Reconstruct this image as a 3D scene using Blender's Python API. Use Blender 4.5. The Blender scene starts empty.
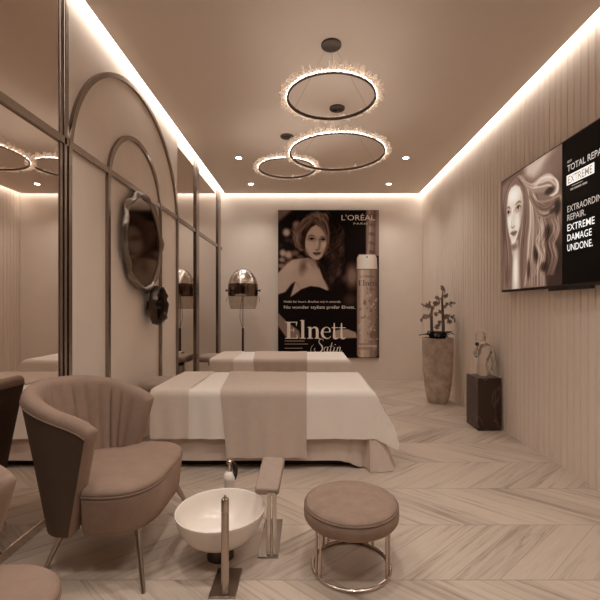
import bpy, math, random
import numpy as np
from mathutils import Vector, Matrix, noise

R = random.Random(7)
scn = bpy.context.scene
COL = scn.collection
PI = math.pi

# ------------------------------------------------------------------ tone helpers
_T = [(0, (16, 8, 6)), (40, (52, 33, 26)), (80, (98, 72, 60)), (120, (136, 107, 92)), (150, (165, 136, 118)),
      (180, (192, 165, 147)), (210, (216, 194, 176)), (255, (255, 248, 236))]
def lin(c):
    c = np.asarray(c, float) / 255.0
    return np.where(c <= 0.04045, c / 12.92, ((c + 0.055) / 1.055) ** 2.4)
def S(v, k=1.0):
    """warm brown monochrome tone, v = 0..255 -> linear rgb"""
    v = np.asarray(v, float)
    xs = [t[0] for t in _T]
    rgb = np.stack([np.interp(v, xs, [t[1][i] for t in _T]) for i in range(3)], -1)
    return lin(rgb) * k
def S4(v, k=1.0):
    a = S(v, k)
    return (float(a[0]), float(a[1]), float(a[2]), 1.0)

# ------------------------------------------------------------------ materials
def new_mat(name):
    m = bpy.data.materials.new(name); m.use_nodes = True
    nt = m.node_tree; b = nt.nodes['Principled BSDF']
    return m, nt, b
def mat(name, col, rough=.6, metal=0.0, spec=.4, var=0.0, vscale=6.0, bump=0.0, bscale=60.0, sheen=0.0, stretch=(1, 1, 1), trans=0.0, coat=0.0):
    m, nt, b = new_mat(name)
    b.inputs['Roughness'].default_value = rough
    b.inputs['Metallic'].default_value = metal
    b.inputs['Specular IOR Level'].default_value = spec
    b.inputs['Transmission Weight'].default_value = trans
    b.inputs['Coat Weight'].default_value = coat
    if sheen:
        b.inputs['Sheen Weight'].default_value = sheen
        b.inputs['Sheen Tint'].default_value = (col[0], col[1], col[2], 1)
    b.inputs['Base Color'].default_value = col
    if var or bump:
        tc = nt.nodes.new('ShaderNodeTexCoord'); mp = nt.nodes.new('ShaderNodeMapping')
        mp.inputs['Scale'].default_value = stretch
        nt.links.new(tc.outputs['Object'], mp.inputs['Vector'])
    if var:
        n = nt.nodes.new('ShaderNodeTexNoise'); n.inputs['Scale'].default_value = vscale; n.inputs['Detail'].default_value = 6
        n.inputs['Roughness'].default_value = .65
        r = nt.nodes.new('ShaderNodeValToRGB')
        r.color_ramp.elements[0].position = .3; r.color_ramp.elements[1].position = .7
        r.color_ramp.elements[0].color = (col[0]*(1-var), col[1]*(1-var*1.1), col[2]*(1-var*1.15), 1)
        r.color_ramp.elements[1].color = (min(1, col[0]*(1+var)), min(1, col[1]*(1+var)), min(1, col[2]*(1+var)), 1)
        nt.links.new(mp.outputs[0], n.inputs['Vector']); nt.links.new(n.outputs['Fac'], r.inputs[0]); nt.links.new(r.outputs[0], b.inputs['Base Color'])
    if bump:
        n2 = nt.nodes.new('ShaderNodeTexNoise'); n2.inputs['Scale'].default_value = bscale; n2.inputs['Detail'].default_value = 4
        bp = nt.nodes.new('ShaderNodeBump'); bp.inputs['Strength'].default_value = bump; bp.inputs['Distance'].default_value = .01
        nt.links.new(mp.outputs[0], n2.inputs['Vector']); nt.links.new(n2.outputs['Fac'], bp.inputs['Height']); nt.links.new(bp.outputs[0], b.inputs['Normal'])
    return m
def emis(name, col, strength):
    m = bpy.data.materials.new(name); m.use_nodes = True; nt = m.node_tree; nt.nodes.clear()
    e = nt.nodes.new('ShaderNodeEmission'); o = nt.nodes.new('ShaderNodeOutputMaterial')
    e.inputs[0].default_value = (*col, 1); e.inputs[1].default_value = strength
    nt.links.new(e.outputs[0], o.inputs[0]); return m

LIGHTCOL = (1.0, .945, .885)
COVE = 9.0; EX = 2**.42; POW_NEAR = 80; POW_FAR = 55
PA = (.82, .725, .64, 1)
M = {}
M['paint'] = mat('cream_wall_paint', PA, .75, spec=.2, var=.04, vscale=1.4)
M['ceil'] = mat('ceiling_paint', (.86, .75, .655, 1), .85, spec=.15)
M['slat'] = mat('beige_slat_panel', (.82, .71, .615, 1), .6, spec=.3, var=.035, vscale=3, stretch=(1, 6, .5))
M['slatback'] = mat('slat_groove', S4(120), .8)
M['bronze'] = mat('bronze_metal', (.32, .265, .228, 1), .25, metal=1.0, var=.12, vscale=5, stretch=(1, 1, .5))
M['gold'] = mat('brass_metal', (.60, .51, .44, 1), .2, metal=1.0)
M['legmetal'] = mat('brushed_brass_leg', (.50, .42, .36, 1), .28, metal=1.0)
M['dark'] = mat('black_plastic', S4(20), .35, spec=.5)
M['mirror'] = mat('tinted_mirror_glass', (.75, .69, .64, 1), .015, metal=1.0)
M['dmirror'] = mat('dark_tinted_mirror_glass', (.17, .13, .105, 1), .09, metal=1.0)
M['velvet'] = mat('brown_velvet', (.30, .205, .155, 1), .85, spec=.2, sheen=.35, var=.10, vscale=9, bump=.15, bscale=220)
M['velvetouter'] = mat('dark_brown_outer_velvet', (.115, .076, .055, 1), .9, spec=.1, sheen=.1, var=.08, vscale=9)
M['velvetstool'] = mat('taupe_boucle_fabric', (.31, .215, .165, 1), .9, spec=.15, sheen=.3, var=.12, vscale=14, bump=.25, bscale=260)
M['piping'] = mat('fabric_piping', (.22, .15, .11, 1), .85, spec=.2)
M['sheet'] = mat('white_cotton_sheet', (.88, .79, .71, 1), .85, spec=.15, bump=.06, bscale=30)
M['runner'] = mat('beige_blanket', (.62, .50, .42, 1), .9, spec=.1, var=.03, vscale=20, bump=.12, bscale=180)
M['towel'] = mat('cream_blanket', (.74, .62, .53, 1), .9, spec=.1, var=.03, vscale=20, bump=.15, bscale=180)
M['skirt'] = mat('beige_bed_skirt', (.66, .54, .46, 1), .85, spec=.15, var=.04, vscale=10)
M['plinthdark'] = mat('dark_bed_plinth', S4(28), .7)
M['leather'] = mat('tan_leather', (.36, .265, .21, 1), .5, spec=.4, var=.06, vscale=20)
M['ceramic'] = mat('white_ceramic', (.86, .77, .69, 1), .25, spec=.5)
M['steel'] = mat('bright_steel', (.66, .60, .55, 1), .12, metal=1.0)
M['platemetal'] = mat('brushed_plate', (.36, .30, .255, 1), .32, metal=1.0)
M['chrome'] = mat('smoked_chrome', (.66, .59, .53, 1), .24, metal=1.0)
M['marble'] = None
M['bronze_dark'] = mat('dark_bronze_metal', (.11, .087, .073, 1), .35, metal=1.0)
M['smoke'] = mat('smoked_brown_band', (.16, .115, .09, 1), .18, metal=1.0, var=.6, vscale=14)
M['darkwall'] = mat('dark_wood_wall', S4(60), .6, var=.1, vscale=3, stretch=(4, 4, .4))
M['pot'] = mat('mottled_stone_pot', (.50, .40, .325, 1), .7, spec=.3, var=.34, vscale=7, bump=.2, bscale=25)
M['leaf'] = mat('dark_leaf', S4(32), .45, var=.3, vscale=20)
M['stem'] = mat('plant_stem', (.16, .115, .085, 1), .6)
M['blossom'] = mat('dusky_blossom', (.30, .22, .17, 1), .6, var=.15, vscale=60)
M['soil'] = mat('dark_moss', S4(24), .95, bump=.5, bscale=60)
M['cove'] = emis('cove_led', LIGHTCOL, COVE)
M['spot'] = emis('downlight_led', (1, .93, .85), 45)
M['ringled'] = emis('ring_led', (1, .94, .87), 24)
M['ringfill'] = emis('ring_fill_led', (1, .94, .87), 14)
M['white_text'] = mat('pale_print_ink', (.95, .85, .75, 1), .6)
M['trimw'] = mat('downlight_trim', S4(200), .4)

def marble():
    m, nt, b = new_mat('dark_marble')
    tc = nt.nodes.new('ShaderNodeTexCoord'); n = nt.nodes.new('ShaderNodeTexNoise'); n.inputs['Scale'].default_value = 2.6; n.inputs['Detail'].default_value = 6
    n.inputs['Distortion'].default_value = 1.2
    r = nt.nodes.new('ShaderNodeValToRGB'); e = r.color_ramp.elements
    e[0].position = .487; e[0].color = S4(44); e[1].position = .513; e[1].color = S4(38)
    x = e.new(.5); x.color = S4(104)
    nt.links.new(tc.outputs['Object'], n.inputs['Vector']); nt.links.new(n.outputs['Fac'], r.inputs[0]); nt.links.new(r.outputs[0], b.inputs['Base Color'])
    b.inputs['Roughness'].default_value = .3
    return m
M['marble'] = marble()

def crystal(name, rough):
    m, nt, b = new_mat(name)
    b.inputs['Base Color'].default_value = (1, .95, .89, 1); b.inputs['Roughness'].default_value = rough
    b.inputs['Transmission Weight'].default_value = .93; b.inputs['IOR'].default_value = 1.45
    return m
M['glass'] = crystal('clear_crystal', .06)
def frost():
    m = bpy.data.materials.new('ice_crystal'); m.use_nodes = True; nt = m.node_tree; nt.nodes.clear()
    o = nt.nodes.new('ShaderNodeOutputMaterial'); mx = nt.nodes.new('ShaderNodeMixShader'); t = nt.nodes.new('ShaderNodeBsdfTransparent')
    mx2 = nt.nodes.new('ShaderNodeMixShader'); tl = nt.nodes.new('ShaderNodeBsdfTranslucent'); g = nt.nodes.new('ShaderNodeBsdfGlossy')
    g.inputs['Roughness'].default_value = .15
    t.inputs[0].default_value = (1, .96, .92, 1); tl.inputs[0].default_value = (.95, .88, .8, 1); g.inputs[0].default_value = (.95, .9, .84, 1)
    mx2.inputs[0].default_value = .16; nt.links.new(tl.outputs[0], mx2.inputs[1]); nt.links.new(g.outputs[0], mx2.inputs[2])
    mx.inputs[0].default_value = .55; nt.links.new(t.outputs[0], mx.inputs[1]); nt.links.new(mx2.outputs[0], mx.inputs[2])
    em = nt.nodes.new('ShaderNodeEmission'); em.inputs[0].default_value = (1, .9, .8, 1); em.inputs[1].default_value = .07; ad = nt.nodes.new('ShaderNodeAddShader')
    nt.links.new(mx.outputs[0], ad.inputs[0]); nt.links.new(em.outputs[0], ad.inputs[1]); nt.links.new(ad.outputs[0], o.inputs[0]); return m   # faint glow added to the crystals, standing in for light from the LEDs
M['ice'] = frost()
def visor():
    m = bpy.data.materials.new('smoky_visor'); m.use_nodes = True; nt = m.node_tree; nt.nodes.clear()
    o = nt.nodes.new('ShaderNodeOutputMaterial'); mx = nt.nodes.new('ShaderNodeMixShader'); t = nt.nodes.new('ShaderNodeBsdfTransparent'); g = nt.nodes.new('ShaderNodeBsdfGlossy')
    t.inputs[0].default_value = (.83, .78, .74, 1); g.inputs[0].default_value = (.6, .54, .49, 1); g.inputs['Roughness'].default_value = .1
    mx.inputs[0].default_value = .18; nt.links.new(t.outputs[0], mx.inputs[1]); nt.links.new(g.outputs[0], mx.inputs[2]); nt.links.new(mx.outputs[0], o.inputs[0]); return m
M['visor'] = visor()

def attr_mat(name, emission=None, rough=.45):
    m, nt, b = new_mat(name)
    a = nt.nodes.new('ShaderNodeAttribute'); a.attribute_name = 'print'
    if emission is None:
        nt.links.new(a.outputs['Color'], b.inputs['Base Color']); b.inputs['Roughness'].default_value = rough; b.inputs['Specular IOR Level'].default_value = .08
    else:
        b.inputs['Base Color'].default_value = (.004, .003, .003, 1); b.inputs['Roughness'].default_value = .25
        nt.links.new(a.outputs['Color'], b.inputs['Emission Color']); b.inputs['Emission Strength'].default_value = emission
    return m

# ---- chevron floor (procedural)
def floor_mat():
    m, nt, b = new_mat('chevron_oak_floor')
    N = nt.nodes; L = nt.links
    def mth(op, a, c=None, d=None):
        n = N.new('ShaderNodeMath'); n.operation = op
        for i, v in enumerate((a, c, d)):
            if v is None: continue
            if isinstance(v, (int, float)): n.inputs[i].default_value = v
            else: L.new(v, n.inputs[i])
        return n.outputs[0]
    g = N.new('ShaderNodeNewGeometry'); sp = N.new('ShaderNodeSeparateXYZ'); L.new(g.outputs['Position'], sp.inputs[0])
    x, y = sp.outputs[0], sp.outputs[1]
    W, SP = .48, .235
    yy = mth('DIVIDE', mth('SUBTRACT', y, 1.888 - 8*W), W)
    k = mth('FLOOR', yy); fy = mth('MULTIPLY', mth('SUBTRACT', yy, k), W)
    par = mth('MODULO', k, 2.0)                       # 0 / 1
    sg = mth('SUBTRACT', 1.0, mth('MULTIPLY', par, 2.0))   # +1 / -1
    TAN = 1.18
    u = mth('SUBTRACT', x, mth('MULTIPLY', sg, mth('MULTIPLY', fy, TAN)))
    uo = mth('DIVIDE', mth('ADD', u, 20.0), SP)
    pid = mth('FLOOR', uo); fu = mth('SUBTRACT', uo, pid)
    # random per plank
    cmb = N.new('ShaderNodeCombineXYZ'); L.new(pid, cmb.inputs[0]); L.new(k, cmb.inputs[1])
    wn = N.new('ShaderNodeTexWhiteNoise'); wn.noise_dimensions = '2D'; L.new(cmb.outputs[0], wn.inputs['Vector'])
    rnd = wn.outputs['Value']
    # grain coords: along plank / across plank
    ca = math.cos(math.atan(TAN)); sa = math.sin(math.atan(TAN))
    along = mth('ADD', mth('MULTIPLY', mth('MULTIPLY', x, sg), sa), mth('MULTIPLY', y, ca))
    gx = N.new('ShaderNodeCombineXYZ')
    L.new(mth('MULTIPLY', along, 1.0), gx.inputs[0]); L.new(mth('MULTIPLY', u, 11.0), gx.inputs[1]); L.new(mth('ADD', mth('MULTIPLY', rnd, 37.0), k), gx.inputs[2])
    n1 = N.new('ShaderNodeTexNoise'); n1.inputs['Scale'].default_value = 1.6; n1.inputs['Detail'].default_value = 8; n1.inputs['Roughness'].default_value = .62; n1.inputs['Distortion'].default_value = .5
    L.new(gx.outputs[0], n1.inputs['Vector'])
    r = N.new('ShaderNodeValToRGB'); e = r.color_ramp.elements
    e[0].position = .25; e[0].color = (.25, .175, .128, 1); e[1].position = .68; e[1].color = (.55, .44, .352, 1)
    e2 = e.new(.40); e2.color = (.47, .37, .295, 1); e3 = e.new(.5); e3.color = (.55, .445, .36, 1)
    L.new(mth('ADD', n1.outputs['Fac'], mth('MULTIPLY', mth('SUBTRACT', rnd, .5), .09)), r.inputs[0])
    gx2 = N.new('ShaderNodeCombineXYZ')
    L.new(mth('MULTIPLY', along, 5.0), gx2.inputs[0]); L.new(mth('MULTIPLY', u, 120.0), gx2.inputs[1]); L.new(rnd, gx2.inputs[2])
    n2 = N.new('ShaderNodeTexNoise'); n2.inputs['Scale'].default_value = 1; n2.inputs['Detail'].default_value = 3
    L.new(gx2.outputs[0], n2.inputs['Vector'])
    # gaps
    d1 = mth('MINIMUM', fu, mth('SUBTRACT', 1.0, fu)); gap1 = mth('LESS_THAN', d1, .012)
    d2 = mth('MINIMUM', fy, mth('SUBTRACT', W, fy)); gap2 = mth('LESS_THAN', d2, .003)
    gap = mth('MAXIMUM', gap1, gap2)
    bright = mth('ADD', .86, mth('MULTIPLY', n2.outputs['Fac'], .28))
    bright = mth('MULTIPLY', bright, mth('SUBTRACT', 1.0, mth('MULTIPLY', gap, .30)))
    bright = mth('MULTIPLY', bright, mth('ADD', .92, mth('MULTIPLY', rnd, .16)))
    mul = N.new('ShaderNodeVectorMath'); mul.operation = 'SCALE'; L.new(r.outputs[0], mul.inputs[0]); L.new(bright, mul.inputs['Scale'])
    L.new(mul.outputs[0], b.inputs['Base Color'])
    b.inputs['Roughness'].default_value = .42; b.inputs['Specular IOR Level'].default_value = .35
    return m
M['floor'] = floor_mat()

# ------------------------------------------------------------------ mesh builder
BASE = {}
class MB:
    def __init__(s): s.v = []; s.f = []
    def add(s, vs, fs):
        o = len(s.v); s.v += [tuple(p) for p in vs]; s.f += [tuple(i + o for i in f) for f in fs]; return s
    def box(s, x0, x1, y0, y1, z0, z1):
        return s.add([(x0,y0,z0),(x1,y0,z0),(x1,y1,z0),(x0,y1,z0),(x0,y0,z1),(x1,y0,z1),(x1,y1,z1),(x0,y1,z1)],
                     [(3,2,1,0),(4,5,6,7),(0,1,5,4),(1,2,6,5),(2,3,7,6),(3,0,4,7)])
    def rings(s, rs, closed=True, cap0=True, cap1=True, wrap=False):
        n = len(rs[0]); vs = [p for r in rs for p in r]; fs = []
        m = len(rs)
        for i in range(m if wrap else m - 1):
            a = i * n; b = ((i + 1) % m) * n
            for j in range(n if closed else n - 1):
                j2 = (j + 1) % n
                fs.append((a + j, a + j2, b + j2, b + j))
        if closed and not wrap:
            if cap0: fs.append(tuple(reversed(range(n))))
            if cap1: fs.append(tuple(range((m-1)*n, m*n)))
        return s.add(vs, fs)
    def lathe(s, prof, c=(0,0,0), n=40, cap0=True, cap1=True, axis='z'):
        rs = []
        for r, z in prof:
            ring = []
            for j in range(n):
                a = 2*PI*j/n; p = (r*math.cos(a), r*math.sin(a), z)
                if axis == 'y': p = (p[0], -p[2], p[1])
                if axis == 'x': p = (p[2], p[0], p[1])
                ring.append((c[0]+p[0], c[1]+p[1], c[2]+p[2]))
            rs.append(ring)
        return s.rings(rs, True, cap0, cap1)
    def tube(s, pts, rad, n=10, closed=False):
        pts = [Vector(p) for p in pts]; m = len(pts); rs = []; up = None
        for i, p in enumerate(pts):
            if closed: t = pts[(i+1) % m] - pts[i-1]
            else: t = pts[min(i+1, m-1)] - pts[max(i-1, 0)]
            t.normalize()
            if up is None:
                up = Vector((0,0,1)) if abs(t.z) < .9 else Vector((1,0,0))
            a = t.cross(up).normalized(); b = a.cross(t).normalized(); up = b
            r = rad[i] if isinstance(rad, (list, tuple)) else rad
            rs.append([p + (a*math.cos(2*PI*j/n) + b*math.sin(2*PI*j/n))*r for j in range(n)])
        return s.rings(rs, True, wrap=closed)
    def ball(s, c, r, n=16, m=10, sc=(1,1,1)):
        prof = []
        rs = []
        for i in range(m+1):
            a = -PI/2 + PI*i/m; rr = max(math.cos(a), .02)*r
            rs.append([(c[0]+rr*math.cos(2*PI*j/n)*sc[0], c[1]+rr*math.sin(2*PI*j/n)*sc[1], c[2]+r*math.sin(a)*sc[2]) for j in range(n)])
        return s.rings(rs)
    def build(s, name, m, parent=None, smooth=35, bevel=0, bseg=3, subsurf=0, base=None):
        b = base if base is not None else (BASE.get(parent.name, (0,0,0)) if parent else (0,0,0))
        me = bpy.data.meshes.new(name)
        me.from_pydata([(p[0]-b[0], p[1]-b[1], p[2]-b[2]) for p in s.v], [], s.f); me.validate(); me.update()
        o = bpy.data.objects.new(name, me); COL.objects.link(o)
        if m: me.materials.append(m)
        if smooth:
            me.polygons.foreach_set('use_smooth', [True]*len(me.polygons)); me.set_sharp_from_angle(angle=math.radians(smooth))
        if parent:
            o.parent = parent; BASE[o.name] = b
        else: BASE[o.name] = b
        if base is not None and not parent: o.location = base
        if bevel:
            md = o.modifiers.new('bevel', 'BEVEL'); md.width = bevel; md.segments = bseg; md.limit_method = 'ANGLE'; md.angle_limit = math.radians(40)
        if subsurf:
            md = o.modifiers.new('sub', 'SUBSURF'); md.levels = subsurf; md.render_levels = subsurf
        return o
def tag(o, label=None, cat=None, group=None, kind=None):
    if label: o['label'] = label
    if cat: o['category'] = cat
    if group: o['group'] = group
    if kind: o['kind'] = kind
    return o
def thing(name, label, cat, loc, group=None):
    o = bpy.data.objects.new(name, None); COL.objects.link(o); o.location = loc; o.empty_display_size = .1
    BASE[o.name] = tuple(loc); return tag(o, label, cat, group)
def struct(o): o['kind'] = 'structure'; return o
def copy_tree(o, parent=None):
    c = o.copy(); COL.objects.link(c)
    if parent: c.parent = parent
    for ch in list(o.children): copy_tree(ch, c)
    return c

def text_mesh(name, s, origin, right, up, cap, m, parent, width=None, bold=0.0, spacing=1.0, depth=.0006, align='LEFT'):
    cu = bpy.data.curves.new('tmp', 'FONT'); cu.body = s; cu.size = 1; cu.offset = bold; cu.space_character = spacing; cu.align_x = align; cu.resolution_u = 3
    cu.extrude = .0
    ob = bpy.data.objects.new('tmp', cu); COL.objects.link(ob)
    dg = bpy.context.evaluated_depsgraph_get(); me = bpy.data.meshes.new_from_object(ob.evaluated_get(dg))
    bpy.data.objects.remove(ob); bpy.data.curves.remove(cu)
    right = Vector(right); up = Vector(up); nrm = right.cross(up)
    co = [v.co.copy() for v in me.vertices]
    x0, x1 = min(c.x for c in co), max(c.x for c in co)
    sc = cap / .73                                     # cap height of the built-in face is about .73
    sx = (width / (x1 - x0)) if width else sc
    b = Vector(BASE.get(parent.name, (0,0,0)))
    polys = sorted((min(co[i].x for i in p.vertices), max(co[i].x for i in p.vertices), tuple(p.vertices)) for p in me.polygons)
    words = []; end = -1e9                             # one mesh per word
    for lo_, hi_, vs_ in polys:
        if lo_ - end > .17: words.append([])
        words[-1].append(vs_); end = max(end, hi_)
    out = None
    for wd_ in words:
        ids = sorted({i for f in wd_ for i in f}); ix = {i: k for k, i in enumerate(ids)}
        m2 = bpy.data.meshes.new(name)
        m2.from_pydata([Vector(origin) + right*((co[i].x - x0)*sx) + up*(co[i].y*sc) + nrm*depth - b for i in ids], [], [tuple(ix[i] for i in f) for f in wd_])
        m2.materials.append(m); out = bpy.data.objects.new(name, m2); COL.objects.link(out); out.parent = parent; BASE[out.name] = tuple(b)
    bpy.data.meshes.remove(me)
    return out

# ------------------------------------------------------------------ room dimensions
XL, XR, YB, YF, H = -1.57, 2.07, 7.13, -2.2, 3.34
GAP = .088
# camera
cam = bpy.data.cameras.new('camera'); co = bpy.data.objects.new('camera', cam); COL.objects.link(co)
co.location = (0, 0, 1.3); co.rotation_euler = (PI/2, 0, 0)
cam.sensor_width = 36; cam.lens = 395/600*36; cam.shift_x = -8/600; cam.shift_y = 8/600; cam.clip_start = .02
scn.camera = co

# ------------------------------------------------------------------ shell
struct(MB().box(XL-.1, XR+.15, YF-.1, YB+.1, -.1, 0).build('floor', M['floor'], smooth=0))
c = MB()
c.box(XL+GAP, XR-GAP, YF+GAP, YB-GAP, H, H+.06)
c.box(XL-.1, XR+.15, YF-.1, YB+.1, H+.14, H+.2)
struct(c.build('ceiling', M['ceil'], smooth=0))
struct(MB().box(XL-.1, XL, YF-.1, YB+.1, 0, H+.14).build('wall_left', M['paint'], smooth=0))
struct(MB().box(XL, XR, YB, YB+.1, 0, H+.14).build('wall_back', M['paint'], smooth=0))
struct(MB().box(XL, XR, YF-.1, YF, 0, H+.14).build('wall_front', M['darkwall'], smooth=0))
w = MB(); w.box(XR+.012, XR+.15, YF-.1, YB, 0, H+.14)
pitch = .078; y = YB - .001
while y - pitch > YF:
    a = y - pitch + .009
    w.add([(XR+.012, a-.004, 0), (XR, a, 0), (XR, y-.004, 0), (XR+.012, y, 0), (XR+.012, a-.004, H+.14), (XR, a, H+.14), (XR, y-.004, H+.14), (XR+.012, y, H+.14)],
          [(1,5,6,2), (0,4,5,1), (2,6,7,3)])
    y -= pitch
struct(w.build('wall_right', M['slat'], smooth=0))
for nm, (x0, x1, y0, y1) in {'left': (XL+.004, XL+GAP+.01, .5, YB-.004), 'right': (XR-GAP-.01, XR-.004, .5, YB-.004),
                             'back': (XL+GAP+.02, XR-GAP-.02, YB-GAP-.01, YB-.004)}.items():
    o = MB().box(x0, x1, y0, y1, H+.062, H+.075).build('cove_light', M['cove'], smooth=0)
    side = {'left': 'along the mirrored arch wall', 'right': 'above the slatted television wall', 'back': 'above the poster wall', 'front': 'on the wall behind the viewer'}[nm]
    tag(o, 'glowing recessed ceiling light strip ' + side, 'light strip', 'cove light strips around the ceiling')

# left wall trims, mirrors
def ypx(px): return -XL*395/(308-px)
BR = M['bronze']
struct(MB().box(XL, XL+.012, YF, YB, 0, .05).build('baseboard_left', M['gold'], smooth=0))
struct(MB().box(XL+.006, XL+.022, YF, YB, 2.345, 2.395).build('trim_1', BR, smooth=0, bevel=.003))
p = MB(); p.box(XL, XL+.014, 2.482, 2.512, .05, H+.05); p.box(XL, XL+.022, 2.514, 2.540, .05, H+.05); p.box(XL, XL+.014, 2.542, 2.572, .05, H+.05)
struct(p.build('trim_2', BR, smooth=0, bevel=.003))
def arch(name, y0, y1, zs, w=.05, rh=None, t=.0245):
    m = MB(); yc = (y0+y1)/2; r = (y1-y0)/2; rh = rh or r
    path = [(y0, .05), (y0, zs)]
    for i in range(1, 40):
        a = PI - PI*i/40; path.append((yc + r*math.cos(a), zs + rh*math.sin(a)))
    path += [(y1, zs), (y1, .05)]
    rs = []
    for (yy, zz) in path:
        if zz <= zs: d = (1 if yy < yc else -1, 0)
        else:
            dx, dz = yc-yy, zs-zz; l = math.hypot(dx, dz); d = (dx/l, dz/l)
        rs.append([(XL, yy, zz), (XL+t, yy, zz), (XL+t, yy+d[0]*w, zz+d[1]*w), (XL, yy+d[0]*w, zz+d[1]*w)])
    m.rings(rs); return struct(m.build(name, BR, smooth=30))
arch('trim_3', 2.555, 4.73, 2.25, .036, 1.04)
arch('trim_4', 3.06, 4.19, 2.27, .038, .56)
p = MB(); p.box(XL, XL+.03, 5.46, 5.60, .05, H+.05); struct(p.build('trim_5', BR, smooth=0, bevel=.004))
p = MB(); p.box(XL, XL+.03, 6.80, 6.98, .05, H+.05); struct(p.build('trim_6', BR, smooth=0, bevel=.004))
for (y0, y1, lab) in ((YF+.02, 2.472, 'large bronze tinted wall mirror beside the two velvet chairs'),
                      (4.735, 5.458, 'tall narrow wall mirror panel right of the large arch'),
                      (5.602, 6.798, 'tall wall mirror panel nearest the far corner and hair dryer')):
    o = MB().box(XL, XL+.006, y0, y1, .05, H+.06).build('mirror_panel', M['mirror'], smooth=0)
    tag(o, lab, 'mirror')

# ------------------------------------------------------------------ velvet chairs
CH = (-1.10, 2.165, 0)
def lerp(a, b, t): return a + (b-a)*t
def sstep(a, b, x):
    t = min(1, max(0, (x-a)/(b-a))); return t*t*(3-2*t)
def make_chair():
    root = thing('armchair', 'brown velvet tub armchair with fluted back beside the white foot basin', 'armchair', CH, 'velvet tub armchairs along the mirror')
    cx, cy, _ = CH
    def plan(t, hz):
        """point and inward normal on the horseshoe, t 0..1, hz 0 (bottom) .. 1 (top)"""
        w = lerp(.325, .395, hz); xa = lerp(-.015, .125, hz); xb = lerp(-.05, -.04, hz); rb = lerp(.19, .335, hz)
        L1 = xa - xb; L2 = PI*.5*(w + rb); T = 2*L1 + L2; d = t*T
        if d < L1: return (xa - d, -w), (0, 1)
        if d > L1 + L2: return (xb + (d - L1 - L2), w), (0, -1)
        a = -PI/2 - PI*(d-L1)/L2
        e = 1.0                                             # slightly squared back
        ca, sa = math.cos(a), math.sin(a)
        x = xb + rb*math.copysign(abs(ca)**e, ca); y = w*math.copysign(abs(sa)**e, sa)
        n = Vector((-ca/rb, -sa/w)).normalized()
        return (x, y), (n.x, n.y)
    NU = 220; rs = []
    def section(t, shrink=0.0, push=0.0):
        zt = .75 + .16*max(0, math.sin(PI*min(1, max(0, t))))**.75
        th = .085; ring = []
        fl = abs(math.sin(PI*15*t))**.45
        zb = .228
        prof = []
        for i in range(9): prof.append((0.0, lerp(zb, zt-.045, i/8)))
        for i in range(1, 8):
            a = PI - PI*i/8; prof.append((th/2 + th/2*math.cos(a), zt-.045 + .045*math.sin(a)))
        for i in range(13):
            z = lerp(zt-.045, .36, i/12)
            amt = sstep(zt-.05, zt-.10, z) * sstep(.0, .06, min(t, 1-t))
            prof.append((th + amt*(.018*fl - .012), z))
        prof.append((th*.8, zb))
        zm = (zb+zt)/2
        for off, z in prof:
            hz = (z-.25)/.62
            (x, y), (nx, ny) = plan(t, hz)
            o2 = lerp(off, th/2, shrink); z2 = lerp(z, zm, shrink*.08)
            ring.append((cx + x + nx*o2 + push, cy + y + ny*o2, z2))
        return ring
    for sh, pu in ((.85, .026), (.5, .022), (.22, .013), (.06, .004)): rs.append(section(0.0, sh, pu))
    for i in range(NU+1): rs.append(section(i/NU))
    for sh, pu in ((.06, .004), (.22, .013), (.5, .022), (.85, .026)): rs.append(section(1.0, sh, pu))
    m = MB(); m.rings([r[8:] + r[:1] for r in rs], closed=False)
    n8 = len(rs[0])
    m.rings([r[:9] for r in rs[:5]], closed=False); m.rings([r[:9] for r in rs[-5:]], closed=False)
    for r in (rs[0], rs[-1]): m.add(r, [tuple(range(n8))])
    bk = m.build('backrest', M['velvet'], root, smooth=60)
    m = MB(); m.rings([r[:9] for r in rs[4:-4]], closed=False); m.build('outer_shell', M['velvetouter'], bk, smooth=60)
    m = MB()
    # piping seam running under the rim outside
    pts = []
    for i in range(121):
        t = i/120; zt = .75 + .16*max(0, math.sin(PI*t))**.75; z = zt - .05
        (x, y), (nx, ny) = plan(t, (z-.25)/.62); pts.append((cx + x - nx*.001, cy + y - ny*.001, z))
    MB().tube(pts, .0045, 6).build('rim_piping', M['piping'], root)
    # seat
    def outline(sc, z, n=96, grow=0):
        ring = []
        for j in range(n):
            a = 2*PI*j/n; e = 2/3.4
            ca, sa = math.cos(a), math.sin(a)
            x = .055 + (.305*math.copysign(abs(ca)**e, ca))*sc
            wd = lerp(.235, .352, sstep(-.03, .07, x))
            ring.append((cx + x, cy + wd*sc*math.copysign(abs(sa)**e, sa), z))
        return ring
    rs = [outline(.90, .235), outline(.935, .24), outline(.955, .26), outline(.985, .36), outline(1.0, .40), outline(1.0, .418), outline(.985, .424), outline(.998, .430),
          outline(.995, .442), outline(.97, .454), outline(.92, .460), outline(.75, .465), outline(.5, .469), outline(.2, .471)]
    st = MB(); st.rings(rs); so = st.build('seat', M['velvet'], root, smooth=60)
    MB().tube(outline(.999, .424), .005, 6, closed=True).build('seat_piping', M['piping'], so)
    for (tx, ty, bx, by) in ((.27, -.25, .350, -.365), (.27, .25, .350, .365), (-.10, -.17, -.205, -.21), (-.10, .17, -.205, .21)):
        MB().tube([(cx+tx, cy+ty, .252), (cx+bx, cy+by, 0.0)], [.017, .010], 14).build('leg', M['legmetal'], root)
    return root
chair = make_chair()
c2 = copy_tree(chair); c2.location = (CH[0]+.01, CH[1]-1.20, 0)
c2['label'] = 'brown velvet tub armchair cut off by the left edge in the foreground'

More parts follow.
